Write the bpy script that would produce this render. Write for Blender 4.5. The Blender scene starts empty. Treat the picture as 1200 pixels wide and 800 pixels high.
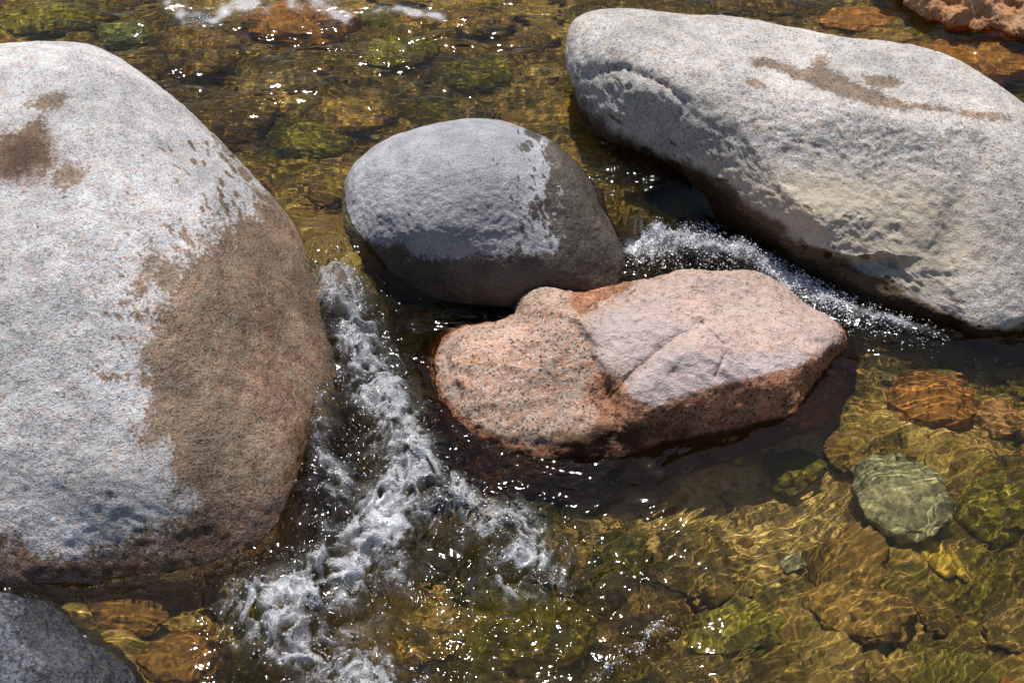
import bpy, bmesh, math, random
import numpy as np
from mathutils import Vector

random.seed(7)
RNG = np.random.default_rng(7)
scene = bpy.context.scene
rad = math.radians

# ------------------------------------------------------------------ camera
PITCH = rad(43.0)
HFOV = rad(30.0)
DIST = 5.6
CP = np.array([0.0, -DIST * math.cos(PITCH), DIST * math.sin(PITCH) + 0.10])
cam_d = bpy.data.cameras.new("camera")
cam_d.sensor_width = 36.0
cam_d.angle = HFOV
cam_d.clip_end = 1000.0
cam_d.dof.use_dof = False
cam = bpy.data.objects.new("camera", cam_d)
cam.location = CP
cam.rotation_euler = (math.pi / 2 - PITCH, 0, 0)
scene.collection.objects.link(cam)
scene.camera = cam

# ------------------------------------------------------------------ sky and sun
SUN_EL = rad(63.0)
SUN_AZ = rad(-6.0)          # from behind the scene, a little from the left
SUN_STRENGTH = 4.9
SKY_STRENGTH = 0.085
world = bpy.data.worlds.new("World")
scene.world = world
world.use_nodes = True
wn = world.node_tree
wn.nodes.clear()
sky = wn.nodes.new("ShaderNodeTexSky")
sky.sky_type = 'NISHITA'
sky.sun_disc = False
sky.sun_elevation = SUN_EL
sky.sun_rotation = SUN_AZ
bg = wn.nodes.new("ShaderNodeBackground")
bg.inputs[1].default_value = SKY_STRENGTH
wo = wn.nodes.new("ShaderNodeOutputWorld")
wn.links.new(sky.outputs[0], bg.inputs[0])
wn.links.new(bg.outputs[0], wo.inputs[0])

sun_d = bpy.data.lights.new("sun", 'SUN')
sun_d.energy = SUN_STRENGTH
sun_d.angle = rad(0.53)
sun_d.color = (1.0, 0.955, 0.89)
sun = bpy.data.objects.new("sun", sun_d)
sd = Vector((math.sin(SUN_AZ) * math.cos(SUN_EL), math.cos(SUN_AZ) * math.cos(SUN_EL), math.sin(SUN_EL)))
sun.rotation_euler = sd.to_track_quat('Z', 'Y').to_euler()
sun.location = sd * 20
scene.collection.objects.link(sun)
MNEE = True
if MNEE:
    sun_d.cycles.is_caustics_light = True

vs = scene.view_settings
scene.display_settings.display_device = 'sRGB'
vs.view_transform = 'Standard'
vs.look = 'None'
vs.gamma = 1.0
vs.exposure = 0.22
vs.use_curve_mapping = False

cy = scene.cycles
cy.use_denoising = True
cy.max_bounces = 12
cy.transmission_bounces = 10
cy.transparent_max_bounces = 16
cy.glossy_bounces = 4
cy.diffuse_bounces = 3
cy.caustics_refractive = True
cy.caustics_reflective = True
cy.sample_clamp_indirect = 6.0
cy.blur_glossy = 0.3

# ------------------------------------------------------------------ camera geometry helpers (used to measure the place)
KT = math.tan(HFOV / 2) / 600.0
FW = np.array([0, math.cos(PITCH), -math.sin(PITCH)])
RT = np.array([1.0, 0, 0])
UP = np.array([0, math.sin(PITCH), math.cos(PITCH)])

def ray(px, py):
    px = np.asarray(px, float); py = np.asarray(py, float)
    return FW + ((px - 600) * KT)[..., None] * RT - ((py - 400) * KT)[..., None] * UP

def on_plane(px, py, z=0.0):
    d = ray(px, py)
    t = (z - CP[2]) / d[..., 2]
    return CP + d * t[..., None]

def depth_on_plane(px, py, z=0.0):
    d = ray(px, py)
    return (z - CP[2]) / d[..., 2]

def to_px(P):
    v = np.asarray(P) - CP
    t = v @ FW
    return 600 + (v @ RT) / t / KT, 400 - (v @ UP) / t / KT

# ------------------------------------------------------------------ noise (vectorised gradient noise)
def _hash(ix, iy, iz, seed):
    h = (ix.astype(np.int64) * 374761393 + iy.astype(np.int64) * 668265263 + iz.astype(np.int64) * 2147483647 + seed * 1274126177) & 0xffffffff
    h = ((h ^ (h >> 13)) * 1274126177) & 0xffffffff
    return (h ^ (h >> 16)) & 0xffffffff

def noise3(P, seed=0):
    x, y, z = P[..., 0], P[..., 1], P[..., 2]
    ix, iy, iz = np.floor(x), np.floor(y), np.floor(z)
    fx, fy, fz = x - ix, y - iy, z - iz
    ux, uy, uz = [f * f * f * (f * (f * 6 - 15) + 10) for f in (fx, fy, fz)]
    out = 0
    for dx in (0, 1):
        for dy in (0, 1):
            for dz in (0, 1):
                h = _hash(ix + dx, iy + dy, iz + dz, seed)
                gx = ((h & 1023) / 511.5 - 1); gy = (((h >> 10) & 1023) / 511.5 - 1); gz = (((h >> 20) & 1023) / 511.5 - 1)
                g = gx * (fx - dx) + gy * (fy - dy) + gz * (fz - dz)
                out = out + g * (ux if dx else 1 - ux) * (uy if dy else 1 - uy) * (uz if dz else 1 - uz)
    return out * 1.5

def noise2(x, y, seed=0):
    ix, iy = np.floor(x), np.floor(y)
    fx, fy = x - ix, y - iy
    ux, uy = [f * f * f * (f * (f * 6 - 15) + 10) for f in (fx, fy)]
    out = 0
    zz = np.zeros_like(ix)
    for dx in (0, 1):
        for dy in (0, 1):
            h = _hash(ix + dx, iy + dy, zz, seed)
            a = (h & 4095) * (2 * math.pi / 4096)
            g = np.cos(a) * (fx - dx) + np.sin(a) * (fy - dy)
            out = out + g * (ux if dx else 1 - ux) * (uy if dy else 1 - uy)
    return out * 1.4

def cells2(x, y, seed=0):
    """distance to the nearest of scattered points"""
    ix, iy = np.floor(x), np.floor(y); out = np.full(x.shape, 9.0); zz = np.zeros_like(ix)
    for dx in (-1, 0, 1):
        for dy in (-1, 0, 1):
            h = _hash(ix + dx, iy + dy, zz, seed)
            qx = ix + dx + (h & 1023) / 1023.0; qy = iy + dy + ((h >> 10) & 1023) / 1023.0
            out = np.minimum(out, (x - qx) ** 2 + (y - qy) ** 2)
    return np.sqrt(out)

def fbm3(P, freq, octaves, seed=0, gain=0.5, ridged=False):
    out = 0; a = 1.0
    for o in range(octaves):
        n = noise3(P * freq * 2.03 ** o + 17.3 * o, seed + o)
        if ridged:
            n = 0.6 - 2 * np.abs(n)
        out = out + a * n
        a *= gain
    return out

def smooth(e0, e1, x):
    t = np.clip((x - e0) / (e1 - e0), 0, 1)
    return t * t * (3 - 2 * t)

def sdist(px, py, poly):
    """signed distance to a closed polygon: positive inside"""
    poly = np.asarray(poly, float)
    d = np.full(px.shape, 1e9)
    inside = np.zeros(px.shape, bool)
    n = len(poly)
    for i in range(n):
        ax, ay = poly[i]; bx, by = poly[(i + 1) % n]
        ex, ey = bx - ax, by - ay
        t = np.clip(((px - ax) * ex + (py - ay) * ey) / (ex * ex + ey * ey + 1e-9), 0, 1)
        d = np.minimum(d, np.hypot(px - ax - t * ex, py - ay - t * ey))
        c = ((ay > py) != (by > py)) & (px < (bx - ax) * (py - ay) / (by - ay + 1e-12) + ax)
        inside ^= c
    return np.where(inside, d, -d)

def ldist(px, py, line):
    """distance to a polyline, and signed side"""
    line = np.asarray(line, float)
    d = np.full(px.shape, 1e9); side = np.zeros(px.shape); tt = np.zeros(px.shape)
    for i in range(len(line) - 1):
        ax, ay = line[i]; bx, by = line[i + 1]
        ex, ey = bx - ax, by - ay
        t = np.clip(((px - ax) * ex + (py - ay) * ey) / (ex * ex + ey * ey + 1e-9), 0, 1)
        dd = np.hypot(px - ax - t * ex, py - ay - t * ey)
        s = (px - ax) * ey - (py - ay) * ex
        m = dd < d
        side = np.where(m, np.sign(s), side); tt = np.where(m, (i + t) / (len(line) - 1), tt)
        d = np.minimum(d, dd)
    return d, side, tt

def blobs(px, py, lst):
    out = np.zeros(px.shape)
    for (cx, cy_, rx, ry, a) in lst:
        out += a * np.exp(-((px - cx) / rx) ** 2 - ((py - cy_) / ry) ** 2)
    return out

# ------------------------------------------------------------------ mesh helpers
def new_mesh(name, V, F, smooth_shade=True):
    me = bpy.data.meshes.new(name)
    V = np.asarray(V, np.float32); F = np.asarray(F, np.int32)
    k = F.shape[1]
    me.vertices.add(len(V)); me.vertices.foreach_set("co", V.ravel())
    me.loops.add(F.size); me.loops.foreach_set("vertex_index", F.ravel())
    me.polygons.add(len(F))
    me.polygons.foreach_set("loop_start", np.arange(0, F.size, k, dtype=np.int32))
    me.polygons.foreach_set("loop_total", np.full(len(F), k, np.int32))
    me.polygons.foreach_set("use_smooth", np.full(len(F), smooth_shade, bool))
    me.update(calc_edges=True)
    me.validate()
    return me

def add_attr(me, name, vals):
    a = me.attributes.new(name, 'FLOAT', 'POINT')
    a.data.foreach_set("value", np.asarray(vals, np.float32))

def link(name, me, mat, label=None, cat=None, group=None, kind=None, loc=None, parent=None):
    o = bpy.data.objects.new(name, me)
    if mat: me.materials.append(mat)
    if loc is not None: o.location = loc
    scene.collection.objects.link(o)
    if label: o["label"] = label
    if cat: o["category"] = cat
    if group: o["group"] = group
    if kind: o["kind"] = kind
    if parent: o.parent = parent
    return o

_ico = {}
def ico(sub):
    if sub not in _ico:
        bm = bmesh.new()
        bmesh.ops.create_icosphere(bm, subdivisions=sub, radius=1.0)
        V = np.array([v.co[:] for v in bm.verts]); F = np.array([[v.index for v in f.verts] for f in bm.faces])
        bm.free()
        V /= np.linalg.norm(V, axis=1)[:, None]
        _ico[sub] = (V, F)
    return _ico[sub]

def vnormals(V, F):
    n = np.cross(V[F[:, 1]] - V[F[:, 0]], V[F[:, 2]] - V[F[:, 0]])
    out = np.zeros_like(V)
    for k in range(F.shape[1]):
        for c in range(3):
            out[:, c] += np.bincount(F[:, k], n[:, c], len(V))
    return out / (np.linalg.norm(out, axis=1)[:, None] + 1e-12)

# ------------------------------------------------------------------ materials
class N:
    """small node-tree writer"""
    def __init__(s, name):
        s.m = bpy.data.materials.new(name); s.m.use_nodes = True
        s.t = s.m.node_tree; s.t.nodes.clear()
        s.out = s.t.nodes.new("ShaderNodeOutputMaterial")
    def n(s, typ, **kw):
        nd = s.t.nodes.new(typ)
        for k, v in kw.items(): setattr(nd, k, v)
        return nd
    def put(s, sock, v):
        if isinstance(v, bpy.types.NodeSocket): s.t.links.new(v, sock)
        elif v is not None:
            if hasattr(sock.default_value, '__len__') and not hasattr(v, '__len__'): v = (v, v, v, 1)
            if hasattr(sock.default_value, '__len__') and len(sock.default_value) == 4 and len(v) == 3: v = (*v, 1)
            sock.default_value = v
    def math(s, op, a, b=None, c=None, clamp=False):
        nd = s.n("ShaderNodeMath", operation=op, use_clamp=clamp)
        s.put(nd.inputs[0], a); s.put(nd.inputs[1], b)
        if c is not None: s.put(nd.inputs[2], c)
        return nd.outputs[0]
    def mix(s, f, a, b, mode='MIX'):
        nd = s.n("ShaderNodeMix", data_type='RGBA', blend_type=mode)
        s.put(nd.inputs[0], f); s.put(nd.inputs[6], a); s.put(nd.inputs[7], b)
        return nd.outputs[2]
    def ss(s, x, lo, hi, a=0.0, b=1.0):
        nd = s.n("ShaderNodeMapRange", interpolation_type='SMOOTHSTEP')
        s.put(nd.inputs[0], x); s.put(nd.inputs[1], lo); s.put(nd.inputs[2], hi); s.put(nd.inputs[3], a); s.put(nd.inputs[4], b)
        return nd.outputs[0]
    def noise(s, co, scale, detail=2.0, rough=0.5, dist=0.0):
        nd = s.n("ShaderNodeTexNoise")
        s.put(nd.inputs["Vector"], co); nd.inputs["Scale"].default_value = scale
        nd.inputs["Detail"].default_value = detail; nd.inputs["Roughness"].default_value = rough
        nd.inputs["Distortion"].default_value = dist
        return nd.outputs[0]
    def voro(s, co, scale, feature='F1'):
        nd = s.n("ShaderNodeTexVoronoi", feature=feature)
        s.put(nd.inputs["Vector"], co); nd.inputs["Scale"].default_value = scale
        return nd
    def attr(s, name):
        nd = s.n("ShaderNodeAttribute", attribute_name=name)
        return nd.outputs["Fac"]
    def coord(s):
        return s.n("ShaderNodeTexCoord").outputs["Object"]
    def mapping(s, co, scale=(1, 1, 1), rot=(0, 0, 0)):
        nd = s.n("ShaderNodeMapping")
        s.put(nd.inputs[0], co); nd.inputs["Scale"].default_value = scale; nd.inputs["Rotation"].default_value = rot
        return nd.outputs[0]
    def bump(s, h, strength, dist, normal=None):
        nd = s.n("ShaderNodeBump")
        s.put(nd.inputs["Strength"], strength); nd.inputs["Distance"].default_value = dist
        s.put(nd.inputs["Height"], h)
        if normal is not None: s.put(nd.inputs["Normal"], normal)
        return nd.outputs[0]
    def finish(s, shader):
        s.t.links.new(shader, s.out.inputs[0]); return s.m

def granite(name, light, mid, dark, pink, wet_tint, pink_amt=0.3, dark_amt=0.2, grain=150.0, stain_and_shade_col=(0.05, 0.04, 0.02),
            crust_col=(0.42, 0.41, 0.42), bumpk=1.0, wet_noise=0.85, dark_str=0.6):
    s = N(name)
    co = s.coord()
    warp = s.n("ShaderNodeVectorMath", operation='MULTIPLY_ADD')
    nz = s.n("ShaderNodeTexNoise"); nz.inputs["Scale"].default_value = grain * 0.8
    s.put(nz.inputs["Vector"], co)
    s.put(warp.inputs[0], nz.outputs[1]); warp.inputs[1].default_value = (0.006,) * 3; s.put(warp.inputs[2], co)
    wco = warp.outputs[0]
    v1 = s.voro(wco, grain); v2 = s.voro(wco, grain * 0.55)
    sep = s.n("ShaderNodeSeparateColor"); s.put(sep.inputs[0], v1.outputs["Color"])
    sep2 = s.n("ShaderNodeSeparateColor"); s.put(sep2.inputs[0], v2.outputs["Color"])
    big = s.noise(co, 2.2, 4, 0.6)
    med = s.noise(co, 14, 4, 0.6)
    fine = s.noise(co, 320, 2, 0.6)
    base = s.mix(s.ss(sep.outputs[0], 0.25, 0.6), mid, light)
    pk = s.math('MULTIPLY', s.ss(s.math('ADD', sep2.outputs[1], s.math('MULTIPLY', s.math('SUBTRACT', big, 0.5), 0.8)), 1 - pink_amt - 0.12, 1 - pink_amt + 0.12), 0.85)
    base = s.mix(pk, base, pink)
    dk = s.ss(s.math('ADD', sep.outputs[2], s.math('MULTIPLY', s.math('SUBTRACT', med, 0.5), 0.5)), dark_amt + 0.06, dark_amt - 0.06)
    base = s.mix(s.math('MULTIPLY', dk, dark_str), base, dark)
    base = s.mix(1.0, base, s.mix(s.ss(big, 0.3, 0.7), (0.72, 0.715, 0.70), (1.10, 1.10, 1.10)), 'MULTIPLY')
    base = s.mix(1.0, base, s.mix(s.ss(med, 0.3, 0.7), (0.82, 0.82, 0.83), (1.1, 1.1, 1.1)), 'MULTIPLY')
    base = s.mix(1.0, base, s.mix(s.ss(fine, 0.3, 0.7), (0.66, 0.66, 0.66), (1.22, 1.22, 1.22)), 'MULTIPLY')
    # pale mineral crust
    cr = s.ss(s.math('ADD', s.attr("crust"), s.math('MULTIPLY', s.math('SUBTRACT', s.noise(co, 34, 6, 0.7), 0.5), 1.1)), 0.15, 0.95)
    base = s.mix(s.math('MULTIPLY', cr, 0.8), base, crust_col)
    # algae and iron staining, plus shade painted on the pink rock's submerged part
    st = s.ss(s.math('ADD', s.attr("stain_and_shade"), s.math('MULTIPLY', s.math('SUBTRACT', s.noise(co, 18, 5, 0.7), 0.5), 0.9)), 0.35, 0.85)
    base = s.mix(s.math('MULTIPLY', st, 0.92), base, stain_and_shade_col)
    # wetness
    wn_ = s.math('ADD', s.noise(s.mapping(co, (1.0, 0.45, 0.45)), 20, 4, 0.65), s.math('MULTIPLY', s.math('SUBTRACT', s.noise(co, 85, 3, 0.6), 0.5), 0.8))
    wet = s.ss(s.math('ADD', s.attr("wet"), s.math('MULTIPLY', s.math('SUBTRACT', wn_, 0.5), wet_noise)), 0.40, 0.62)
    gm = s.n("ShaderNodeGamma"); s.put(gm.inputs[0], base); gm.inputs[1].default_value = 1.5
    wetc = s.mix(1.0, gm.outputs[0], tuple(1.75 * t for t in wet_tint), 'MULTIPLY')
    col = s.mix(wet, base, wetc)
    b = s.n("ShaderNodeBsdfPrincipled")
    s.put(b.inputs["Base Color"], col)
    s.put(b.inputs["Roughness"], s.mix_f(wet, 0.9, s.ss(fine, 0.3, 0.7, 0.24, 0.50)))
    s.put(b.inputs["Specular IOR Level"], s.mix_f(wet, 0.2, 0.24))
    rough_h = s.math('ADD', s.noise(co, 45, 5, 0.65), s.math('MULTIPLY', s.noise(co, 170, 3, 0.6), 0.45))
    pit = s.attr("rough")
    rough_h2 = s.math('MULTIPLY', s.noise(co, 60, 6, 0.75), s.math('MULTIPLY', pit, 1.6))
    h = s.math('ADD', rough_h, rough_h2)
    s.put(b.inputs["Normal"], s.bump(h, s.mix_f(wet, 0.72 * bumpk, 0.6 * bumpk), 0.012))
    return s.finish(b.outputs[0])

def _mix_f(s, f, a, b):
    nd = s.n("ShaderNodeMix", data_type='FLOAT')
    s.put(nd.inputs[0], f); s.put(nd.inputs[2], a); s.put(nd.inputs[3], b)
    return nd.outputs[0]
N.mix_f = _mix_f

M_GREY = granite("grey_granite", (0.57, 0.565, 0.57), (0.475, 0.475, 0.485), (0.13, 0.125, 0.125), (0.54, 0.45, 0.41), (0.385, 0.28, 0.19),
                 pink_amt=0.25, dark_amt=0.17, grain=175, stain_and_shade_col=(0.16, 0.085, 0.028), dark_str=0.52)
M_ROUND = granite("slate_granite", (0.43, 0.43, 0.46), (0.36, 0.36, 0.395), (0.14, 0.14, 0.15), (0.43, 0.41, 0.40), (0.26, 0.225, 0.165),
                  pink_amt=0.08, dark_amt=0.08, grain=260, stain_and_shade_col=(0.09, 0.07, 0.03), dark_str=0.4)
M_PALE = granite("pale_granite", (0.57, 0.545, 0.52), (0.455, 0.44, 0.425), (0.12, 0.12, 0.12), (0.52, 0.43, 0.35), (0.40, 0.325, 0.26),
                 pink_amt=0.25, dark_amt=0.15, grain=170, stain_and_shade_col=(0.07, 0.043, 0.016), dark_str=0.6, crust_col=(0.46, 0.39, 0.29))
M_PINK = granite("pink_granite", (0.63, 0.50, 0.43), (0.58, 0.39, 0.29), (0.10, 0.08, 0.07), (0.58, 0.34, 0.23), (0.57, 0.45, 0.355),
                 pink_amt=0.42, dark_amt=0.13, grain=165, stain_and_shade_col=(0.095, 0.05, 0.018), crust_col=(0.50, 0.42, 0.415), dark_str=0.85, bumpk=1.25)
M_BLUE = granite("blue_grey_stone", (0.20, 0.215, 0.26), (0.12, 0.125, 0.15), (0.04, 0.04, 0.05), (0.26, 0.24, 0.22), (0.40, 0.38, 0.34),
                 pink_amt=0.1, dark_amt=0.15, grain=170, stain_and_shade_col=(0.08, 0.06, 0.03))
M_RUST = granite("rust_granite", (0.60, 0.38, 0.24), (0.48, 0.27, 0.14), (0.12, 0.07, 0.04), (0.58, 0.27, 0.11), (0.65, 0.52, 0.4),
                 pink_amt=0.5, dark_amt=0.12, grain=140, stain_and_shade_col=(0.12, 0.05, 0.01))

def under_stone(name, col, col2, speck=0.5):
    s = N(name)
    co = s.coord()
    n1 = s.noise(co, 9, 5, 0.65, 0.6); n2 = s.noise(co, 60, 4, 0.65)
    c = s.mix(s.ss(n1, 0.35, 0.65), col, col2)
    c = s.mix(1.0, c, s.mix(s.ss(n2, 0.3, 0.7), (1 - speck,) * 3, (1 + speck * 0.5,) * 3), 'MULTIPLY')
    b = s.n("ShaderNodeBsdfPrincipled")
    s.put(b.inputs["Base Color"], c); b.inputs["Roughness"].default_value = 0.8
    s.put(b.inputs["Normal"], s.bump(n2, 0.6, 0.01))
    return s.finish(b.outputs[0])

def bed_material():
    s = N("stream_bed")
    co = s.coord()
    n1 = s.noise(co, 3.2, 5, 0.6, 0.8); n2 = s.noise(co, 11, 5, 0.65, 0.5); n3 = s.noise(co, 60, 4, 0.7)
    v = s.voro(co, 26)
    sep = s.n("ShaderNodeSeparateColor"); s.put(sep.inputs[0], v.outputs["Color"])
    c = s.mix(s.ss(n1, 0.35, 0.65), (0.19, 0.14, 0.04), (0.37, 0.285, 0.11))
    c = s.mix(s.ss(n2, 0.48, 0.66), c, (0.10, 0.092, 0.018))
    c = s.mix(s.ss(s.noise(co, 5, 4, 0.6, 1.0), 0.54, 0.68), c, (0.48, 0.37, 0.18))
    c = s.mix(s.ss(sep.outputs[0], 0.6, 1.0, 0, 0.55), c, (0.30, 0.17, 0.07))
    al = s.ss(s.math('ADD', s.attr("algae"), s.math('MULTIPLY', s.math('SUBTRACT', n2, 0.5), 1.4)), 0.3, 0.8)
    c = s.mix(s.math('MULTIPLY', al, 0.85), c, (0.17, 0.16, 0.02))
    sa = s.ss(s.math('ADD', s.attr("sand"), s.math('MULTIPLY', s.math('SUBTRACT', n2, 0.5), 1.0)), 0.35, 0.7)
    c = s.mix(s.math('MULTIPLY', sa, 0.85), c, (0.62, 0.48, 0.26))
    c = s.mix(1.0, c, s.mix(s.ss(n3, 0.3, 0.7), (0.55,) * 3, (1.25,) * 3), 'MULTIPLY')
    b = s.n("ShaderNodeBsdfPrincipled")
    s.put(b.inputs["Base Color"], c); b.inputs["Roughness"].default_value = 0.85
    s.put(b.inputs["Normal"], s.bump(s.math('ADD', n3, n2), 0.6, 0.02))
    return s.finish(b.outputs[0])

def water_material():
    s = N("stream_water")
    co = s.coord()
    rf = s.n("ShaderNodeBsdfRefraction"); rf.inputs["IOR"].default_value = 1.33; rf.inputs["Roughness"].default_value = 0.0
    s.put(rf.inputs["Color"], (0.98, 0.90, 0.62))
    gl = s.n("ShaderNodeBsdfGlossy"); s.put(gl.inputs["Roughness"], s.ss(s.attr("foam"), 0.03, 0.4, 0.035, 0.14))
    fr = s.n("ShaderNodeFresnel"); fr.inputs["IOR"].default_value = 1.33
    wt = s.n("ShaderNodeMixShader"); s.put(wt.inputs[0], fr.outputs[0]); s.put(wt.inputs[1], rf.outputs[0]); s.put(wt.inputs[2], gl.outputs[0])
    fo = s.attr("foam")
    n1 = s.noise(co, 150, 5, 0.8, 0.5); n2 = s.noise(co, 34, 4, 0.7, 0.6)
    raw = s.math('ADD', fo, s.math('ADD', s.math('MULTIPLY', s.math('SUBTRACT', n1, 0.5), 0.9), s.math('MULTIPLY', s.math('SUBTRACT', n2, 0.5), 0.35)))
    f = s.math('MAXIMUM', s.ss(raw, 0.48, 1.0, 0.0, 0.50), s.ss(raw, 0.2, 0.5, 0.0, 0.03))
    f = s.math('MAXIMUM', f, s.ss(fo, 0.85, 1.25, 0.0, 0.92))
    d = s.n("ShaderNodeBsdfPrincipled"); s.put(d.inputs["Base Color"], (0.80, 0.81, 0.85)); d.inputs["Roughness"].default_value = 0.15
    bv = s.voro(co, 230); s.put(d.inputs['Normal'], s.bump(s.math('SUBTRACT', 1.0, bv.outputs['Distance']), 0.8, 0.004))
    mx = s.n("ShaderNodeMixShader"); s.put(mx.inputs[0], f); s.put(mx.inputs[1], wt.outputs[0]); s.put(mx.inputs[2], d.outputs[0])
    return s.finish(mx.outputs[0])

def bubble_material():
    s = N("foam_bubbles")
    g = s.n("ShaderNodeBsdfPrincipled"); s.put(g.inputs["Base Color"], (0.84, 0.86, 0.90)); g.inputs["Roughness"].default_value = 0.08
    g.inputs["Specular IOR Level"].default_value = 0.6
    t = s.n("ShaderNodeBsdfTransparent")
    mx = s.n("ShaderNodeMixShader"); mx.inputs[0].default_value = 0.6; s.put(mx.inputs[1], t.outputs[0]); s.put(mx.inputs[2], g.outputs[0])
    return s.finish(mx.outputs[0])

def drop_material():
    s = N("clear_drops")
    g = s.n("ShaderNodeBsdfGlass"); g.inputs["IOR"].default_value = 1.33; g.inputs["Roughness"].default_value = 0.0
    s.put(g.inputs["Color"], (0.97, 0.97, 0.97))
    return s.finish(g.outputs[0])

# ------------------------------------------------------------------ levels of the water and of the bed
UPZ = 0.15
_w = [(-500, 345), (0, 345), (250, 340), (380, 335), (430, 328), (560, 300), (690, 262), (745, 252), (800, 236), (900, 215), (1100, 235), (1300, 290), (1700, 380)]
_wp = on_plane(np.array([a for a, b in _w]), np.array([b for a, b in _w]), 0.1)
def zw(X, Y):
    yw = np.interp(X, _wp[:, 0], _wp[:, 1])
    p430, p740 = _wp[4, 0], _wp[7, 0]
    wd = 0.21 + (0.055 - 0.21) * smooth(p430, p740, X)
    k = np.clip((Y - yw + wd) / (2 * wd), 0, 1)
    z = UPZ * k * k * (3 - 2 * k)
    return z - 0.012 * np.clip(-Y, 0, 3) + 0.01 * np.clip(Y - yw, 0, 3)

def water_depth(X, Y):
    px, py = to_px(np.stack([X, Y, np.zeros_like(X)], -1))
    d = 0.20 + blobs(px, py, [(900, 620, 260, 120, 0.08), (900, 530, 120, 40, 0.08), (1120, 680, 100, 100, 0.06), (520, 730, 160, 90, -0.10), (180, 760, 120, 60, -0.09), (400, 340, 60, 50, -0.10),
                              (640, 600, 120, 60, -0.03), (560, 360, 80, 40, 0.05), (420, 80, 200, 60, -0.03), (60, 690, 90, 40, -0.08),
                              (1110, 480, 90, 50, -0.06), (1090, 60, 140, 50, -0.09), (745, 255, 30, 30, -0.09)])
    return np.clip(d, 0.05, 0.4)

def zb(X, Y):
    n = 0.05 * noise2(X * 2.3, Y * 2.3, 3) + 0.022 * noise2(X * 7, Y * 7, 4) + 0.008 * noise2(X * 21, Y * 21, 5)
    far = np.clip(np.hypot(X, Y) - 7, 0, 60)
    return zw(X, Y) - water_depth(X, Y) + n + 0.09 * far

def under(px, py):
    """point of the stream bed seen through the water at a pixel"""
    p = on_plane(np.array(float(px)), np.array(float(py)), 0.0)
    z0 = 0.0
    for _ in range(4):
        z0 = float(zw(p[0:1], p[1:2])[0]); p = on_plane(np.array(float(px)), np.array(float(py)), z0)
    d = ray(np.array(float(px)), np.array(float(py))); d = d / np.linalg.norm(d)
    sy = math.hypot(d[0], d[1]) / 1.33
    h = d[:2] / math.hypot(d[0], d[1])
    dd = np.array([h[0] * sy, h[1] * sy, -math.sqrt(1 - sy * sy)])
    q = p.copy()
    for _ in range(4):
        z = float(zb(q[0:1], q[1:2])[0])
        q = p + dd * ((z - z0) / dd[2])
    return q

# ------------------------------------------------------------------ stream bed
def axis(lo, hi, step, far, nfar=26):
    c = np.arange(lo, hi + step / 2, step)
    g = np.geomspace(step * 1.3, far, nfar)
    return np.concatenate([(lo - np.cumsum(g)[::-1]), c, hi + np.cumsum(g)])

def grid(xs, ys):
    X, Y = np.meshgrid(xs, ys)
    nx, ny = len(xs), len(ys)
    i = np.arange(nx * ny).reshape(ny, nx)
    F = np.stack([i[:-1, :-1], i[:-1, 1:], i[1:, 1:], i[1:, :-1]], -1).reshape(-1, 4)
    return X.ravel(), Y.ravel(), F

X, Y, F = grid(axis(-2.6, 2.6, 0.014, 25), axis(-1.9, 2.8, 0.014, 25))
Z = zb(X, Y)
me = new_mesh("stream_bed", np.stack([X, Y, Z], -1), F)
px, py = to_px(np.stack([X, Y, zw(X, Y) - 0.6 * (zw(X, Y) - Z)], -1))
add_attr(me, "sand", blobs(px, py, [(780, 600, 130, 42, 1.3), (905, 585, 100, 45, 1.3), (330, 110, 50, 30, 0.7), (1050, 470, 50, 40, 0.6), (640, 90, 60, 30, 0.4),
                                    (280, 200, 30, 60, 0.5), (1090, 70, 120, 40, 0.5), (870, 720, 60, 60, 0.3), (480, 720, 70, 50, 0.5), (240, 760, 60, 40, 0.6)]))
add_attr(me, "algae", blobs(px, py, [(80, 30, 100, 30, 0.9), (370, 150, 60, 40, 0.6), (600, 750, 110, 60, 0.9), (860, 480, 120, 30, 0.5), (1150, 680, 90, 110, 0.7),
                                     (560, 80, 80, 50, 0.5), (560, 560, 80, 30, 0.7), (900, 740, 120, 70, 0.5), (330, 170, 60, 40, 0.5)]))
bed = link("stream_bed", me, bed_material(), kind="structure")

# ------------------------------------------------------------------ boulders
def smooth_outline(pts, c):
    pts = np.asarray(pts, float)
    n = len(pts); out = []
    for i in range(n):
        p0, p1, p2, p3 = pts[i - 1], pts[i], pts[(i + 1) % n], pts[(i + 2) % n]
        for t in np.linspace(0, 1, 12, endpoint=False):
            out.append(0.5 * ((2 * p1) + (-p0 + p2) * t + (2 * p0 - 5 * p1 + 4 * p2 - p3) * t * t + (-p0 + 3 * p1 - 3 * p2 + p3) * t ** 3))
    out = np.array(out) - c
    th = np.arctan2(out[:, 1], out[:, 0]); r = np.hypot(out[:, 0], out[:, 1])
    o = np.argsort(th)
    g = np.linspace(-math.pi, math.pi, 721)
    R = np.interp(g, np.concatenate([th[o] - 2 * math.pi, th[o], th[o] + 2 * math.pi]), np.tile(r[o], 3))
    k = np.exp(-np.linspace(-2, 2, 7) ** 2); k /= k.sum()
    Rp = np.concatenate([R[-7:-1], R, R[1:7]])
    R = np.convolve(Rp, k, 'same')[6:-6]
    return g, R

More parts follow.
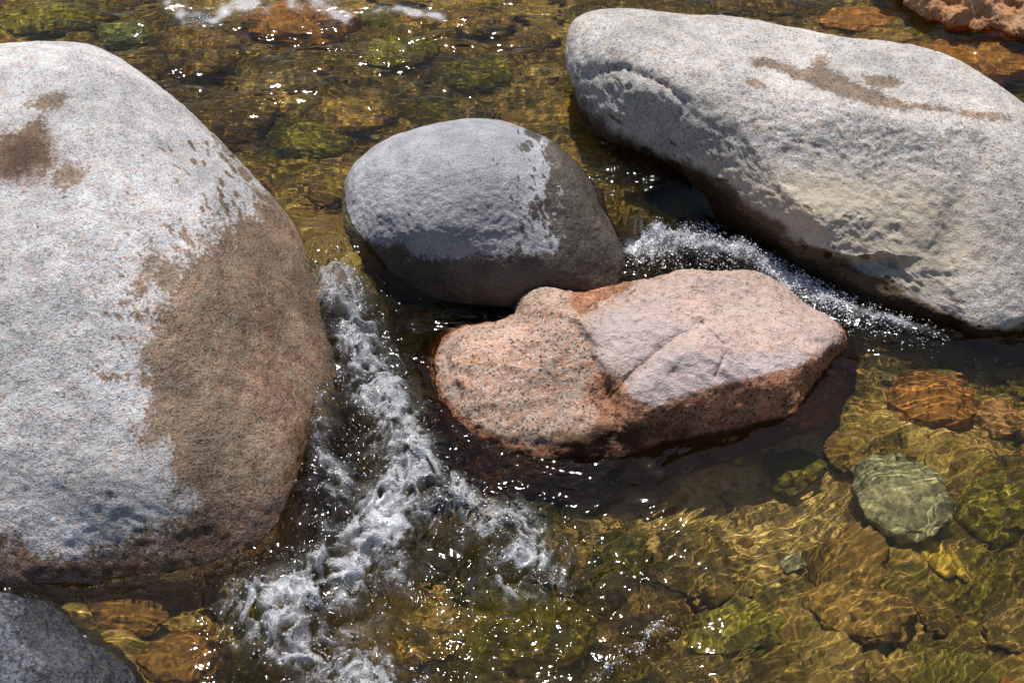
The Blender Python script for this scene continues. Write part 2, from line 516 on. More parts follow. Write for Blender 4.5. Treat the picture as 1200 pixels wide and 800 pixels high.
def boulder(name, label, cat, mat, outline, center, anchor, T, Tb, sh=(0, 0), q=0.85, rho_e=1.0, relief=None, bumps=(), attrs=None, sub=8, waterz=0.0, cuts=()):
    V, F = ico(sub)
    g, R = smooth_outline(outline, np.array(center, float))
    th = np.arctan2(-V[:, 1], V[:, 0])           # picture-down is +y
    s_ = np.clip(np.hypot(V[:, 0], V[:, 1]), 0, 1)
    rho = s_ ** rho_e
    Rv = np.interp(th, g, R)
    px = center[0] + rho * Rv * np.cos(th); py = center[1] + rho * Rv * np.sin(th)
    zc = np.clip(V[:, 2], -1, 1)
    w = np.sign(zc) * np.abs(zc) ** q
    m = KT * DIST
    def off(px, py, w):
        t = sh[0] * (px - center[0]) * m + sh[1] * (center[1] - py) * m
        return t - np.where(w > 0, w * T, w * Tb)
    # depth so that the waterline pixel lies on the water
    ax, ay, az = anchor
    tha = math.atan2(ay - center[1], ax - center[0]); Ra = np.interp(tha, g, R)
    rha = min(0.999, math.hypot(ax - center[0], ay - center[1]) / Ra) ** (1 / rho_e)
    wa = math.sqrt(1 - rha * rha) ** q
    tc = float(depth_on_plane(np.array(float(ax)), np.array(float(ay)), az)) - off(np.array(float(ax)), np.array(float(ay)), np.array(wa))
    t = tc + off(px, py, w)
    front = smooth(0.0, 0.35, zc)
    P = CP + ray(px, py) * t[:, None]
    for (cx, cu, cf, depth) in cuts:             # broken faces: plane cuts, rounded over a few millimetres
        nn = cx * RT + cu * UP - cf * FW; nn = nn / np.linalg.norm(nn)
        h = P @ nn; over = (h - (h.max() - depth)) / 0.007
        P = P - nn * (0.007 * np.where(over > 30, over, np.log1p(np.exp(np.clip(over, -40, 30)))))[:, None]
    if relief is not None:
        P = P - ray(px, py) * (relief(px, py) * front)[:, None]
    nrm = vnormals(P, F)
    if (nrm * (P - P.mean(0))).sum() < 0:
        F = F[:, ::-1]; nrm = -nrm
    A = {k: np.zeros(len(P)) for k in ("wet", "stain_and_shade", "crust", "rough")}
    if attrs is not None:
        for k, v in attrs(px, py, P, smooth(-0.35, -0.05, zc)).items(): A[k] = v
    A["wet"] = np.maximum(A["wet"], smooth(waterz + 0.045, waterz - 0.01, P[:, 2]))
    for (fr, amp, octs, rid, seed) in bumps:
        n = fbm3(P, fr, octs, seed, ridged=rid)
        P = P + nrm * (n * amp * (1 + 1.8 * A["rough"]))[:, None]
    loc = np.array([P[:, 0].mean(), P[:, 1].mean(), P[:, 2].min()])
    me = new_mesh(name, P - loc, F)
    for k, v in A.items(): add_attr(me, k, v)
    o = link(name, me, mat, label, cat, loc=loc)
    if MNEE: o.cycles.is_caustics_receiver = True
    return o

def edge(d, soft):
    return np.clip(0.5 + d / (2 * soft), 0, 1)

def spots(px, py, n, box, length, width, ang, seed, dens=None):
    r = np.random.default_rng(seed); out = np.zeros(px.shape)
    for _ in range(n):
        x = r.uniform(box[0], box[2]); y = r.uniform(box[1], box[3])
        if dens is not None and r.random() > dens(x, y): continue
        L = length * r.uniform(0.4, 1.3); W = width * r.uniform(0.5, 1.2); a = ang + r.normal(0, 0.25)
        m = (np.abs(px - x) < 2.5 * L) & (np.abs(py - y) < 2.5 * L)
        dx, dy = px[m] - x, py[m] - y
        u = dx * math.cos(a) + dy * math.sin(a); v = -dx * math.sin(a) + dy * math.cos(a)
        out[m] = np.maximum(out[m], 0.85 * np.exp(-(u / L) ** 4 - (v / W) ** 4))
    return out

# -- large boulder on the left
def left_relief(px, py):
    return blobs(px, py, [(160, 560, 130, 60, 0.022), (330, 560, 60, 90, 0.05), (60, 250, 200, 150, 0.03)])
def left_attrs(px, py, P, front):
    dry = [(-420, -100), (120, 20), (205, 90), (262, 165), (303, 208), (300, 240), (262, 258), (250, 282), (224, 305), (180, 312), (160, 330), (182, 352), (172, 385), (168, 420),
           (178, 450), (172, 485), (165, 512), (196, 540), (214, 585), (200, 612), (150, 635), (80, 655), (30, 640), (-60, 625), (-420, 600)]
    wet = edge(-sdist(px, py, dry), 60)
    for p in ([(-10, 170), (20, 150), (48, 135), (55, 150), (62, 175), (60, 195), (45, 203), (0, 206), (-60, 210), (-60, 170)], [(35, 125), (52, 110), (78, 110), (74, 126), (52, 133)],
              [(58, 200), (78, 190), (106, 198), (96, 210), (76, 220), (60, 212)]):
        wet = np.maximum(wet, edge(sdist(px, py, p) + 1, 24))
    dd = sdist(px, py, dry)
    lin = lambda x, y: math.exp(-abs(x - np.interp(y, [160, 210, 260, 310, 360, 420], [272, 300, 262, 190, 165, 160]) + 22) / 34)
    wet = np.maximum(wet, 0.75 * spots(px, py, 500, (110, 160, 310, 450), 6.5, 2.6, 0.9, 5, lin))
    wet = np.maximum(wet, 0.8 * spots(px, py, 90, (120, 160, 310, 450), 11, 5, 0.95, 25, lin))
    wet = np.maximum(wet, spots(px, py, 90, (20, 200, 290, 560), 4, 2.2, 0.6, 6) * 0.8)
    wet = wet * front + (1 - front) * 0.9 * (P[:, 2] < 0.3)
    stain_and_shade = blobs(px, py, [(310, 380, 50, 170, 0.5), (375, 560, 40, 110, 0.75), (240, 630, 70, 30, 0.55), (30, 180, 60, 50, 0.8), (110, 668, 160, 14, 0.6)]) * front
    rough = np.clip(blobs(px, py, [(80, 560, 190, 70, 0.5), (220, 640, 100, 40, .4)]), 0, 1) * front
    return dict(wet=wet, stain_and_shade=stain_and_shade, rough=rough)
left = boulder("boulder", "huge pale grey granite boulder with a wide wet brown flank beside the splashing chute", "boulder", M_GREY,
               [(-60, 55), (0, 49), (60, 46), (110, 54), (160, 80), (205, 116), (245, 152), (280, 186), (310, 218), (340, 254), (366, 300), (384, 350), (404, 410), (420, 480), (424, 560),
                (412, 640), (380, 710), (310, 755), (200, 780), (80, 780), (-60, 770), (-200, 730), (-320, 640), (-370, 500), (-360, 340), (-290, 190), (-180, 95)],
               (40, 410), (150, 672, 0.0), 0.62, 0.5, sh=(0.11, 0.36), q=0.9, relief=left_relief,
               bumps=((1.6, 0.02, 2, False, 11), (9, 0.004, 3, False, 12), (38, 0.0016, 3, False, 13)), attrs=left_attrs)

# -- round boulder in the middle
def mid_relief(px, py):
    return blobs(px, py, [(470, 262, 70, 30, 0.03), (540, 200, 120, 40, 0.015)])
def mid_attrs(px, py, P, front):
    dry = [(340, 80), (560, 80), (620, 140), (640, 168), (650, 195), (657, 220), (652, 250), (662, 290), (630, 297), (580, 298), (545, 302), (500, 300), (470, 290), (440, 284), (340, 286)]
    wet = edge(-sdist(px, py, dry), 22)
    wet = np.maximum(wet, 0.8 * spots(px, py, 90, (600, 152, 668, 292), 13, 5.0, 1.05, 18, lambda x, y: smooth(50, 5, 655 - x) * 0.7))
    wet = np.maximum(wet, 0.75 * spots(px, py, 190, (565, 152, 668, 292), 6, 2.6, 1.05, 8, lambda x, y: smooth(70, 5, 655 - x - 0.0 * y) * (0.9 if y < 270 else 0.5)))
    wet = np.maximum(wet, spots(px, py, 40, (430, 160, 600, 260), 3, 1.8, 1.0, 9) * 0.6)
    wet = wet * front
    stain_and_shade = blobs(px, py, [(480, 330, 90, 30, 0.4), (700, 300, 30, 60, 0.3)]) * front
    rough = np.clip(blobs(px, py, [(520, 262, 130, 40, 0.8)]), 0, 1) * front
    return dict(wet=wet, stain_and_shade=stain_and_shade, rough=rough)
mid = boulder("boulder", "round slate grey boulder in midstream with a dark wet right flank", "boulder", M_ROUND,
              [(403, 245), (406, 212), (420, 188), (450, 163), (498, 146), (550, 141), (600, 148), (650, 168), (684, 200), (708, 242), (728, 288), (732, 325), (720, 358), (660, 378),
               (570, 378), (490, 370), (438, 348), (412, 312), (404, 280)],
              (566, 275), (455, 338, 0.02), 0.33, 0.36, sh=(0.0, 0.0), q=0.85, relief=mid_relief,
              bumps=((3, 0.010, 2, False, 21), (16, 0.003, 3, False, 22), (55, 0.0012, 3, False, 23)), attrs=mid_attrs)

# -- large boulder on the right
RIDGE = [(668, 95), (720, 110), (790, 150), (870, 190), (960, 225), (1060, 240), (1150, 200), (1250, 190)]
CRACK = [(900, 293), (950, 302), (1000, 306), (1042, 303), (1062, 322)]
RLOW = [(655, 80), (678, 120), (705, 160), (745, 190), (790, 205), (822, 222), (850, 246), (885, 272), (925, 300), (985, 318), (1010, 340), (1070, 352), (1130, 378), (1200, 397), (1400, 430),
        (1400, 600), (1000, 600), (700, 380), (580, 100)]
def right_relief(px, py):
    sg = lambda v, w: 1 / (1 + np.exp(-np.clip(v / w, -30, 30)))
    yc = np.interp(px, [880, 905, 950, 1000, 1042, 1070], [286, 293, 302, 307, 303, 300])
    win = sg(px - 895, 8) * sg(1062 - px, 9)
    lip = win * (0.026 * sg(yc - py, 2.2) * np.exp(-np.clip(yc - py, 0, 300) / 26) - 0.060 * sg(py - yc, 2.0) * np.exp(-np.clip(py - yc, 0, 300) / 8) + -0.015 * np.exp(-((py - yc - 34) / 16) ** 2))
    d, side, t = ldist(px, py, [(1036, 300), (1052, 308), (1066, 326)])
    d2, s2, t2 = ldist(px, py, [(1125, 165), (1150, 180), (1130, 230), (1100, 330), (1110, 380)])
    c2 = -0.022 * np.exp(-(d2 / 16) ** 2)
    d3, s3, t3 = ldist(px, py, [(690, 88), (730, 82), (775, 100), (800, 120)])
    cut = sdist(px, py, RLOW)
    under_cut = -0.16 * smooth(-2, 46, cut) * smooth(1010, 890, px)
    return lip + under_cut - 0.02 * np.exp(-(d / 4) ** 2) + c2 - 0.022 * np.exp(-(d3 / 8) ** 2) + blobs(px, py, [(900, 230, 150, 50, 0.05), (1000, 250, 90, 40, 0.04), (1160, 320, 60, 90, 0.04), (760, 120, 70, 40, .03)])
def right_attrs(px, py, P, front):
    wet = np.zeros_like(px)
    for p, so in (([(884, 56), (925, 62), (950, 64), (962, 48), (972, 52), (985, 68), (1035, 88), (1070, 106), (1110, 116), (1150, 130), (1200, 150), (1150, 138), (1100, 124), (1050, 121), (1000, 112),
                    (965, 98), (940, 84), (910, 72), (885, 70)], 9), ([(872, 97), (885, 95), (900, 105), (885, 106)], 5), ([(1015, 66), (1045, 70), (1068, 74), (1045, 82), (1020, 76)], 6)):
        wet = np.maximum(wet, edge(sdist(px, py, p) + 1, so * 1.9))
    low = RLOW
    wet = np.maximum(wet, edge(sdist(px, py, low), 14)) * front
    wet = np.maximum(wet, spots(px, py, 120, (690, 120, 1100, 330), 9, 4, 0.5, 15, lambda x, y: math.exp(-abs(y - np.interp(x, [690, 790, 850, 925, 1100], [140, 200, 240, 290, 350]) + 8) / 14)) * front)
    stain_and_shade = (1.15 * edge(sdist(px, py, low) + 6, 14) + blobs(px, py, [(1170, 60, 40, 25, 0.2), (900, 268, 60, 14, 0.4), (990, 328, 90, 18, 0.9), (815, 228, 50, 14, 0.3), (940, 300, 60, 8, 0.5)])) * front
    rough = np.clip(blobs(px, py, [(850, 180, 180, 70, 0.8), (1080, 300, 140, 80, 0.6), (730, 110, 60, 40, 0.9)]), 0, 1) * front
    crust = np.clip(blobs(px, py, [(930, 235, 170, 60, 0.8), (1090, 300, 110, 90, 0.75), (760, 120, 60, 50, 0.3)]), 0, 0.8) * front
    return dict(wet=wet, stain_and_shade=stain_and_shade, rough=rough, crust=crust)
right = boulder("boulder", "long pale boulder sloping to the right with a dark cracked lip above the foam", "boulder", M_PALE,
                [(667, 48), (675, 26), (700, 15), (760, 14), (850, 22), (950, 36), (1040, 47), (1090, 57), (1145, 84), (1200, 122), (1280, 180), (1350, 270), (1370, 370), (1320, 450),
                 (1240, 470), (1150, 440), (1060, 405), (980, 368), (900, 325), (835, 290), (780, 252), (735, 212), (700, 168), (676, 118), (667, 80)],
                (1010, 235), (1130, 386, 0.0), 0.44, 0.45, cuts=((0.12, 0.80, 0.58, 0.07), (-0.06, 0.16, 0.97, 0.06), (-0.6, -0.3, 0.75, 0.10), (0.3, -0.4, 0.85, 0.09)), sh=(-0.10, 0.22), q=0.75, relief=right_relief,
                bumps=((2.2, 0.018, 2, False, 31), (10, 0.003, 2, False, 32), (24, 0.0024, 3, True, 34), (55, 0.0014, 2, False, 33)), attrs=right_attrs)

# -- pink rock
def pink_relief(px, py):
    sg = lambda v, w: 1 / (1 + np.exp(-np.clip(v / w, -30, 30)))
    d1, s1, t1 = ldist(px, py, [(845, 345), (830, 370), (800, 390), (765, 414), (735, 440), (715, 462)])   # groove
    d2, s2, _ = ldist(px, py, [(825, 372), (852, 398), (850, 415), (838, 440)])
    d3, s3, _ = ldist(px, py, [(640, 372), (668, 378), (690, 400), (700, 432)])                           # ledge
    xl = np.interp(py, [325, 350, 372, 395, 430, 470], [735, 700, 676, 688, 706, 725])
    step = sg(px - xl - 4 * noise2(px * 0.05, py * 0.05, 72), 2.5) * np.exp(-np.clip(px - xl, 0, 400) / 140)
    ridge_y = np.interp(px, [720, 745, 790, 835, 870], [468, 440, 408, 380, 372])
    low = sg(py - ridge_y, 5) * sg(px - 735, 5) * np.exp(-np.clip(py - ridge_y, 0, 300) / 40) * sg(860 - px, 6)
    wob = 3 * noise2(px * 0.06, py * 0.06, 71)
    return (-0.014 * np.exp(-((d1 + wob) / 7) ** 2) * smooth(0.0, 0.25, t1) - 0.004 * np.exp(-((d1 + wob) / 2.4) ** 2) * smooth(0.02, 0.3, t1) - 0.010 * np.exp(-((d2 + wob * 0.4) / 2.4) ** 2) - 0.012 * np.exp(-(d3 / 6) ** 2) + 0.028 * step + 0.055 * low
            + blobs(px, py, [(560, 450, 60, 60, 0.03), (900, 400, 90, 40, 0.05), (640, 350, 40, 16, -0.03), (640, 500, 60, 30, .02)]))
def pink_attrs(px, py, P, front):
    dry = [(675, 372), (722, 345), (760, 326), (842, 312), (885, 312), (965, 356), (990, 385), (984, 402), (940, 424), (882, 440), (820, 455), (768, 474), (742, 462), (732, 446),
           (712, 430), (694, 420), (690, 400)]
    d = sdist(px, py, dry)
    wet = edge(-d, 7)
    bl = smooth(650, 740, px + 30 * noise2(px * 0.03, py * 0.03, 73))
    wet = wet * bl + (1 - bl) * np.minimum(wet, 0.34 + 0.3 * smooth(500, 540, py))
    wet = np.maximum(wet, smooth(505, 540, py + (px - 600) * 0.1))
    crust = np.clip(edge(d, 16) * 0.55 + edge(sdist(px, py, [(735, 455), (800, 418), (850, 425), (890, 412), (940, 412), (930, 424), (880, 440), (770, 475)]), 14) * 0.95
                    + 0.22 * edge(sdist(px, py, [(690, 395), (730, 360), (790, 372), (800, 390), (740, 425), (705, 425)]), 10), 0, 1)
    stain_and_shade = edge(-d, 8) * smooth(470, 540, py + 0.12 * (px - 600)) * 0.5 + blobs(px, py, [(530, 470, 30, 30, 0.4), (700, 510, 80, 18, 0.4), (980, 440, 40, 30, 0.5)]) + 0.9 * smooth(0.015, -0.03, P[:, 2])  # last term paints deep shade below the waterline into the colour
    rough = np.clip(0.3 + blobs(px, py, [(600, 440, 100, 60, 0.4)]), 0, 1)
    return dict(wet=wet * front, crust=crust * front, stain_and_shade=stain_and_shade * front, rough=rough * front)
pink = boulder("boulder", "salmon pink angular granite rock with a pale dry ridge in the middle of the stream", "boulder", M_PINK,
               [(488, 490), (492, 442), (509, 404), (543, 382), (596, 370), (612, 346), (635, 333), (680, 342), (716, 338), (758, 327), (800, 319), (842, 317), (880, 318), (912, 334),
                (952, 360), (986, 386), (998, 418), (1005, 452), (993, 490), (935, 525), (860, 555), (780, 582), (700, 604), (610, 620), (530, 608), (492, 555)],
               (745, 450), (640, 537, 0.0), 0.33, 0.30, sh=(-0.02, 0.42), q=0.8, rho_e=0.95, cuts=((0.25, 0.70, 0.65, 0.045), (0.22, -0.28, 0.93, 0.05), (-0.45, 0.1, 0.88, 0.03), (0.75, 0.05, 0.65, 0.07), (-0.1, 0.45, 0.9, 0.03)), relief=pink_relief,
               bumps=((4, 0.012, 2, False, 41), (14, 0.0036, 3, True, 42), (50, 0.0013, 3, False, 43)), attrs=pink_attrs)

# -- dark rock at the bottom left
def bl_attrs(px, py, P, front):
    d, s, _ = ldist(px, py, [(40, 700), (90, 760), (110, 820)])
    wet = np.clip(0.46 + 0.45 * smooth(-30, 70, px - (py - 700) * 0.55), 0, 1)
    return dict(wet=wet * front, rough=0.4 * front)
boulder("rock", "wet blue grey rock below the huge boulder in the bottom left corner", "rock", M_BLUE,
        [(-160, 720), (-80, 695), (0, 692), (40, 704), (85, 728), (130, 762), (165, 800), (190, 860), (180, 940), (100, 1000), (-60, 1010), (-170, 930), (-200, 820)],
        (0, 850), (150, 790, -0.02), 0.34, 0.3, sh=(0, 0.35), bumps=((4, 0.015, 2, False, 51), (18, 0.005, 3, False, 52), (60, 0.0015, 2, False, 53)), attrs=bl_attrs, sub=7)

# -- rusty slab at the top right
def tr_attrs(px, py, P, front):
    return dict(wet=np.clip(0.2 + 0.6 * smooth(20, 45, py - (px - 1100) * 0.2), 0, 1) * front, rough=0.8 * front)
boulder("rock", "rust orange granite slab rising from the water in the top right corner", "rock", M_RUST,
        [(1035, -30), (1060, 5), (1090, 16), (1130, 34), (1170, 46), (1230, 60), (1330, 60), (1400, 0), (1390, -120), (1300, -190), (1150, -180), (1060, -110)],
        (1210, -60), (1110, 24, UPZ), 0.16, 0.2, sh=(0, 1.0), bumps=((4, 0.02, 3, True, 61), (16, 0.008, 3, False, 62), (60, 0.002, 2, False, 63)), attrs=tr_attrs, sub=7, waterz=UPZ)

# ------------------------------------------------------------------ stones lying on the bed under the water
BRIGHT = under_stone("yellow_olive_stone", (0.50, 0.42, 0.07), (0.24, 0.20, 0.03))
OLIVE = under_stone("olive_stone", (0.25, 0.24, 0.04), (0.14, 0.13, 0.025))
ORANGE = under_stone("orange_stone", (0.46, 0.22, 0.075), (0.28, 0.14, 0.04))
TAN = under_stone("tan_stone", (0.44, 0.34, 0.18), (0.30, 0.22, 0.10), 0.3)
BROWN = under_stone("brown_stone", (0.33, 0.22, 0.075), (0.19, 0.13, 0.04))
GREEN = under_stone("green_grey_stone", (0.44, 0.47, 0.43), (0.20, 0.235, 0.22))
MINT = under_stone("mint_stone", (0.28, 0.34, 0.16), (0.18, 0.23, 0.10))
AMBER = under_stone("amber_stone", (0.30, 0.17, 0.06), (0.15, 0.08, 0.025), 0.6)
YELLOW = under_stone("yellow_stone", (0.62, 0.48, 0.10), (0.42, 0.30, 0.05))
RED = under_stone("red_stone", (0.44, 0.16, 0.13), (0.32, 0.16, 0.10))
PINKB = under_stone("pink_brown_stone", (0.46, 0.28, 0.17), (0.34, 0.19, 0.10))
OCHRE = under_stone("ochre_stone", (0.56, 0.40, 0.15), (0.38, 0.25, 0.08))

SPOTS = []
def stone(px, py, w, h, mat, label, rise=0.5, rot=0.0, seed=1, name="submerged_stone", sub=5, group=None):
    SPOTS.append((px, py, w, h))
    """w, h: size in picture pixels; rise: height of the top relative to its width"""
    q = under(px, py)
    mpp = KT * (np.linalg.norm(q - CP))
    rx = w * mpp; ry = h * mpp / math.sin(PITCH); rz = rise * min(rx, ry)
    V, F = ico(sub)
    n = fbm3(V * 1.0 + seed * 3.1, 1.3, 3, seed)
    P = V * (1 + 0.22 * n)[:, None]
    P[:, 2] = np.sign(P[:, 2]) * np.abs(P[:, 2]) ** 0.8
    c, s_ = math.cos(rot), math.sin(rot)
    P = P * np.array([rx, ry, rz])
    P = P @ np.array([[c, s_, 0], [-s_, c, 0], [0, 0, 1]])
    P = P + 0.006 * fbm3(P + seed, 22, 3, seed)[:, None] * V
    me = new_mesh(name, P, F)
    o = link(name, me, mat, label, "stone", group=group, loc=(q[0], q[1], q[2] + rz * 0.25))
    if MNEE: o.cycles.is_caustics_receiver = True
    return o

stone(357, 34, 62, 28, ORANGE, "bright orange submerged stone upstream at the top of the stream", 0.7, 0, 1)
stone(60, 26, 70, 24, OLIVE, "yellow green algae covered stone under the water behind the huge boulder", 0.5, 0.2, 2)
stone(146, 42, 30, 18, MINT, "pale mint green submerged stone behind the huge boulder", 0.6, 0, 3)
stone(238, 62, 42, 34, BROWN, "brown rounded submerged stone right of the mint green one", 0.6, 0.3, 4)
stone(330, 92, 48, 20, TAN, "flat tan submerged stone just below the bright orange one", 0.3, 0, 5)
stone(415, 138, 48, 26, BROWN, "amber brown submerged stone above the round slate boulder", 0.6, 0.2, 6)
stone(360, 165, 48, 26, OLIVE, "dark olive submerged stone beside the amber brown one", 0.5, -0.3, 7)
stone(470, 62, 46, 22, OLIVE, "olive submerged stone in the middle of the upstream pool", 0.5, 0.4, 8)
stone(545, 30, 50, 16, BROWN, "long brown submerged stone at the top middle of the stream", 0.5, 0, 9)
stone(560, 90, 40, 20, OLIVE, "mossy olive submerged stone above the top of the round slate boulder", 0.5, 0.1, 10)
stone(636, 88, 26, 13, TAN, "small tan submerged stone left of the long pale boulder", 0.4, 0, 11)
stone(905, 8, 70, 12, BROWN, "wide brown submerged stone behind the long pale boulder", 0.4, 0, 12)
stone(1010, 22, 50, 16, ORANGE, "orange brown submerged stone left of the rust orange slab", 0.3, 0, 13)
stone(1120, 78, 110, 30, ORANGE, "rusty submerged stone between the long pale boulder and the rust orange slab", 0.35, 0.2, 33)
stone(1040, 45, 34, 12, BROWN, "small brown submerged stone left of the rusty one by the slab", 0.35, 0.1, 34)
stone(1090, 472, 52, 26, ORANGE, "orange submerged stone in the lower pool below the long pale boulder", 0.5, 0.1, 14)
stone(1172, 492, 28, 18, PINKB, "pink brown submerged stone at the right edge of the lower pool", 0.5, 0, 15)
stone(1055, 582, 52, 44, GREEN, "large pale green grey submerged stone in the lower pool", 0.42, 0.5, 16)
stone(1098, 652, 14, 22, YELLOW, "yellow submerged stone below the large green grey one", 0.5, 0.4, 17, sub=4)
stone(1122, 664, 9, 12, YELLOW, "smallest yellow chip of stone at the right of the yellow stone", 0.4, 0.2, 18, sub=4)
stone(930, 660, 16, 9, GREEN, "little pale grey submerged pebble in the middle of the lower pool", 0.5, 0, 19, sub=4)
stone(880, 592, 74, 28, TAN, "wide sandy tan submerged slab below the salmon pink rock", 0.2, 0.05, 20)
stone(745, 580, 52, 20, PINKB, "sandy pink submerged stone under the lip of the salmon pink rock", 0.35, 0.1, 21)
stone(480, 740, 66, 38, OCHRE, "ochre submerged stone under the rough water at the bottom", 0.4, 0.2, 22)
stone(610, 735, 80, 44, BRIGHT, "yellow olive submerged stone under the rough water at the bottom", 0.4, -0.2, 23)
stone(215, 772, 50, 26, AMBER, "amber brown submerged stone right of the wet blue grey rock", 0.4, 0.1, 24)
stone(145, 718, 50, 18, AMBER, "flat amber submerged stone below the huge boulder", 0.4, -0.3, 25)
stone(45, 690, 26, 12, RED, "dark red submerged stone between the huge boulder and the blue grey rock", 0.5, 0, 26)
stone(15, 655, 26, 12, RED, "small reddish submerged stone in the shade of the huge boulder", 0.5, 0, 27)
stone(760, 720, 40, 20, BROWN, "brown submerged stone right of the narrow foam tongue", 0.5, 0.3, 28)
stone(860, 740, 56, 26, OLIVE, "long olive submerged stone at the bottom of the lower pool", 0.4, 0.3, 29)
stone(1010, 720, 60, 30, BROWN, "dark brown submerged stone below and left of the yellow stone", 0.4, -0.2, 30)
stone(1165, 600, 44, 30, OLIVE, "dark olive submerged stone right of the large green grey one", 0.4, 0.2, 31)

# cobbles of the bed, dull with algae, half buried
COB = [under_stone("cobble_stone", a, b, 0.55) for a, b in (((0.31, 0.23, 0.08), (0.17, 0.14, 0.035)), ((0.45, 0.34, 0.16), (0.26, 0.20, 0.07)), ((0.23, 0.21, 0.04), (0.13, 0.12, 0.025)),
       ((0.36, 0.23, 0.08), (0.20, 0.15, 0.05)))]
COBM = []
for k in range(6):
    V, F = ico(4)
    P = V * (1 + 0.30 * fbm3(V + 5.7 * k, 1.5, 3, 300 + k))[:, None]
    me_ = new_mesh("cobble", P, F); COBM.append(me_)
def cobble(px, py, i):
    q = under(px, py)
    me_ = COBM[i % 6]
    r = RNG.uniform(0.03, 0.085) if RNG.random() < 0.8 else RNG.uniform(0.08, 0.12)
    o = bpy.data.objects.new("cobble", me_)
    if not me_.materials: me_.materials.append(COB[0])
    o.material_slots[0].link = 'OBJECT' if len(o.material_slots) else 'DATA'
    o.material_slots[0].material = COB[int(RNG.integers(0, 4))]
    o.scale = (r * RNG.uniform(0.9, 1.6), r * RNG.uniform(0.8, 1.2), r * RNG.uniform(0.35, 0.6))
    o.rotation_euler = (RNG.normal(0, 0.15), RNG.normal(0, 0.15), RNG.uniform(0, 6.28))
    o.location = (q[0], q[1], q[2] + r * 0.05)
    o["label"] = "dull brown algae coated cobble half buried in the stream bed"; o["category"] = "cobble"; o["group"] = "cobbles on the stream bed"
    o.cycles.is_caustics_receiver = True
    scene.collection.objects.link(o)
nc = 0
for (x0, y0, x1, y1, n) in ((0, -10, 700, 180, 75), (330, 180, 420, 300, 6), (640, 540, 1210, 810, 60), (980, 420, 1210, 560, 14), (0, 640, 330, 800, 16), (420, 560, 680, 800, 20), (900, -10, 1210, 100, 14)):
    for _ in range(n):
        x, y = RNG.uniform(x0, x1), RNG.uniform(y0, y1)
        if ((x - 840) / 190) ** 2 + ((y - 600) / 55) ** 2 < 1: continue
        if any(((x - a) / (c + 24)) ** 2 + ((y - b - 6) / (d + 22)) ** 2 < 1 for a, b, c, d in SPOTS): continue
        cobble(x, y, nc); nc += 1

# gravel between them
V0, F0 = ico(2)
Vs, Fs = [], []
nv = 0
for i in range(1500):
    x = RNG.uniform(-2.0, 2.0); y = RNG.uniform(-1.5, 2.2)
    r = 0.006 + 0.02 * RNG.random() ** 3
    sc = np.array([r * RNG.uniform(0.8, 1.5), r * RNG.uniform(0.8, 1.5), r * RNG.uniform(0.5, 0.8)])
    P = V0 * sc * (1 + 0.25 * RNG.standard_normal((len(V0), 1)) * 0.4)
    a = RNG.uniform(0, 6.28); c, s_ = math.cos(a), math.sin(a)
    P = P @ np.array([[c, s_, 0], [-s_, c, 0], [0, 0, 1]])
    z = float(zb(np.array([x]), np.array([y]))[0])
    Vs.append(P + np.array([x, y, z])); Fs.append(F0 + nv); nv += len(V0)
def gravel_mat():
    s = N("gravel")
    gi = s.n("ShaderNodeNewGeometry").outputs["Random Per Island"]
    r = s.n("ShaderNodeValToRGB"); s.put(r.inputs[0], gi)
    cr = r.color_ramp
    cols = [(0.20, 0.12, 0.04), (0.34, 0.22, 0.09), (0.13, 0.11, 0.03), (0.42, 0.30, 0.14), (0.30, 0.14, 0.05), (0.26, 0.22, 0.13)]
    while len(cr.elements) < len(cols): cr.elements.new(0.5)
    for i, e in enumerate(cr.elements):
        e.position = i / len(cols); e.color = (*cols[i], 1)
    cr.interpolation = 'CONSTANT'
    b = s.n("ShaderNodeBsdfPrincipled"); s.put(b.inputs["Base Color"], r.outputs[0]); b.inputs["Roughness"].default_value = 0.8
    return s.finish(b.outputs[0])
gravel = link("gravel", new_mesh("gravel", np.concatenate(Vs), np.concatenate(Fs)), gravel_mat(), "brown and tan gravel scattered over the stream bed", "gravel", kind="stuff")
if MNEE:
    bed.cycles.is_caustics_receiver = True
    gravel.cycles.is_caustics_receiver = True

# ------------------------------------------------------------------ the water
CHUTE = [(392, 345), (405, 380), (432, 440), (462, 500), (485, 560), (455, 610), (430, 660)]
ARM_L = [(430, 660), (370, 700), (300, 720), (340, 760), (420, 800), (470, 830)]
ARM_R = [(500, 580), (560, 612), (615, 625), (635, 660), (600, 680)]
TONGUE = [(690, 815), (720, 785), (750, 758), (785, 735)]
SIDE = [(370, 380), (372, 450), (380, 520), (400, 580), (380, 640)]
FOAMR = [(742, 290), (770, 285), (810, 288), (850, 300), (900, 318), (950, 345), (1000, 366), (1060, 382), (1110, 396)]
TOPF = [(200, 5), (215, 22), (250, 22), (275, 5), (310, 8)]
TOPH = [(425, 14), (450, 8), (480, 14), (520, 20)]
TOPG = [(345, 2), (385, 8), (405, 20)]

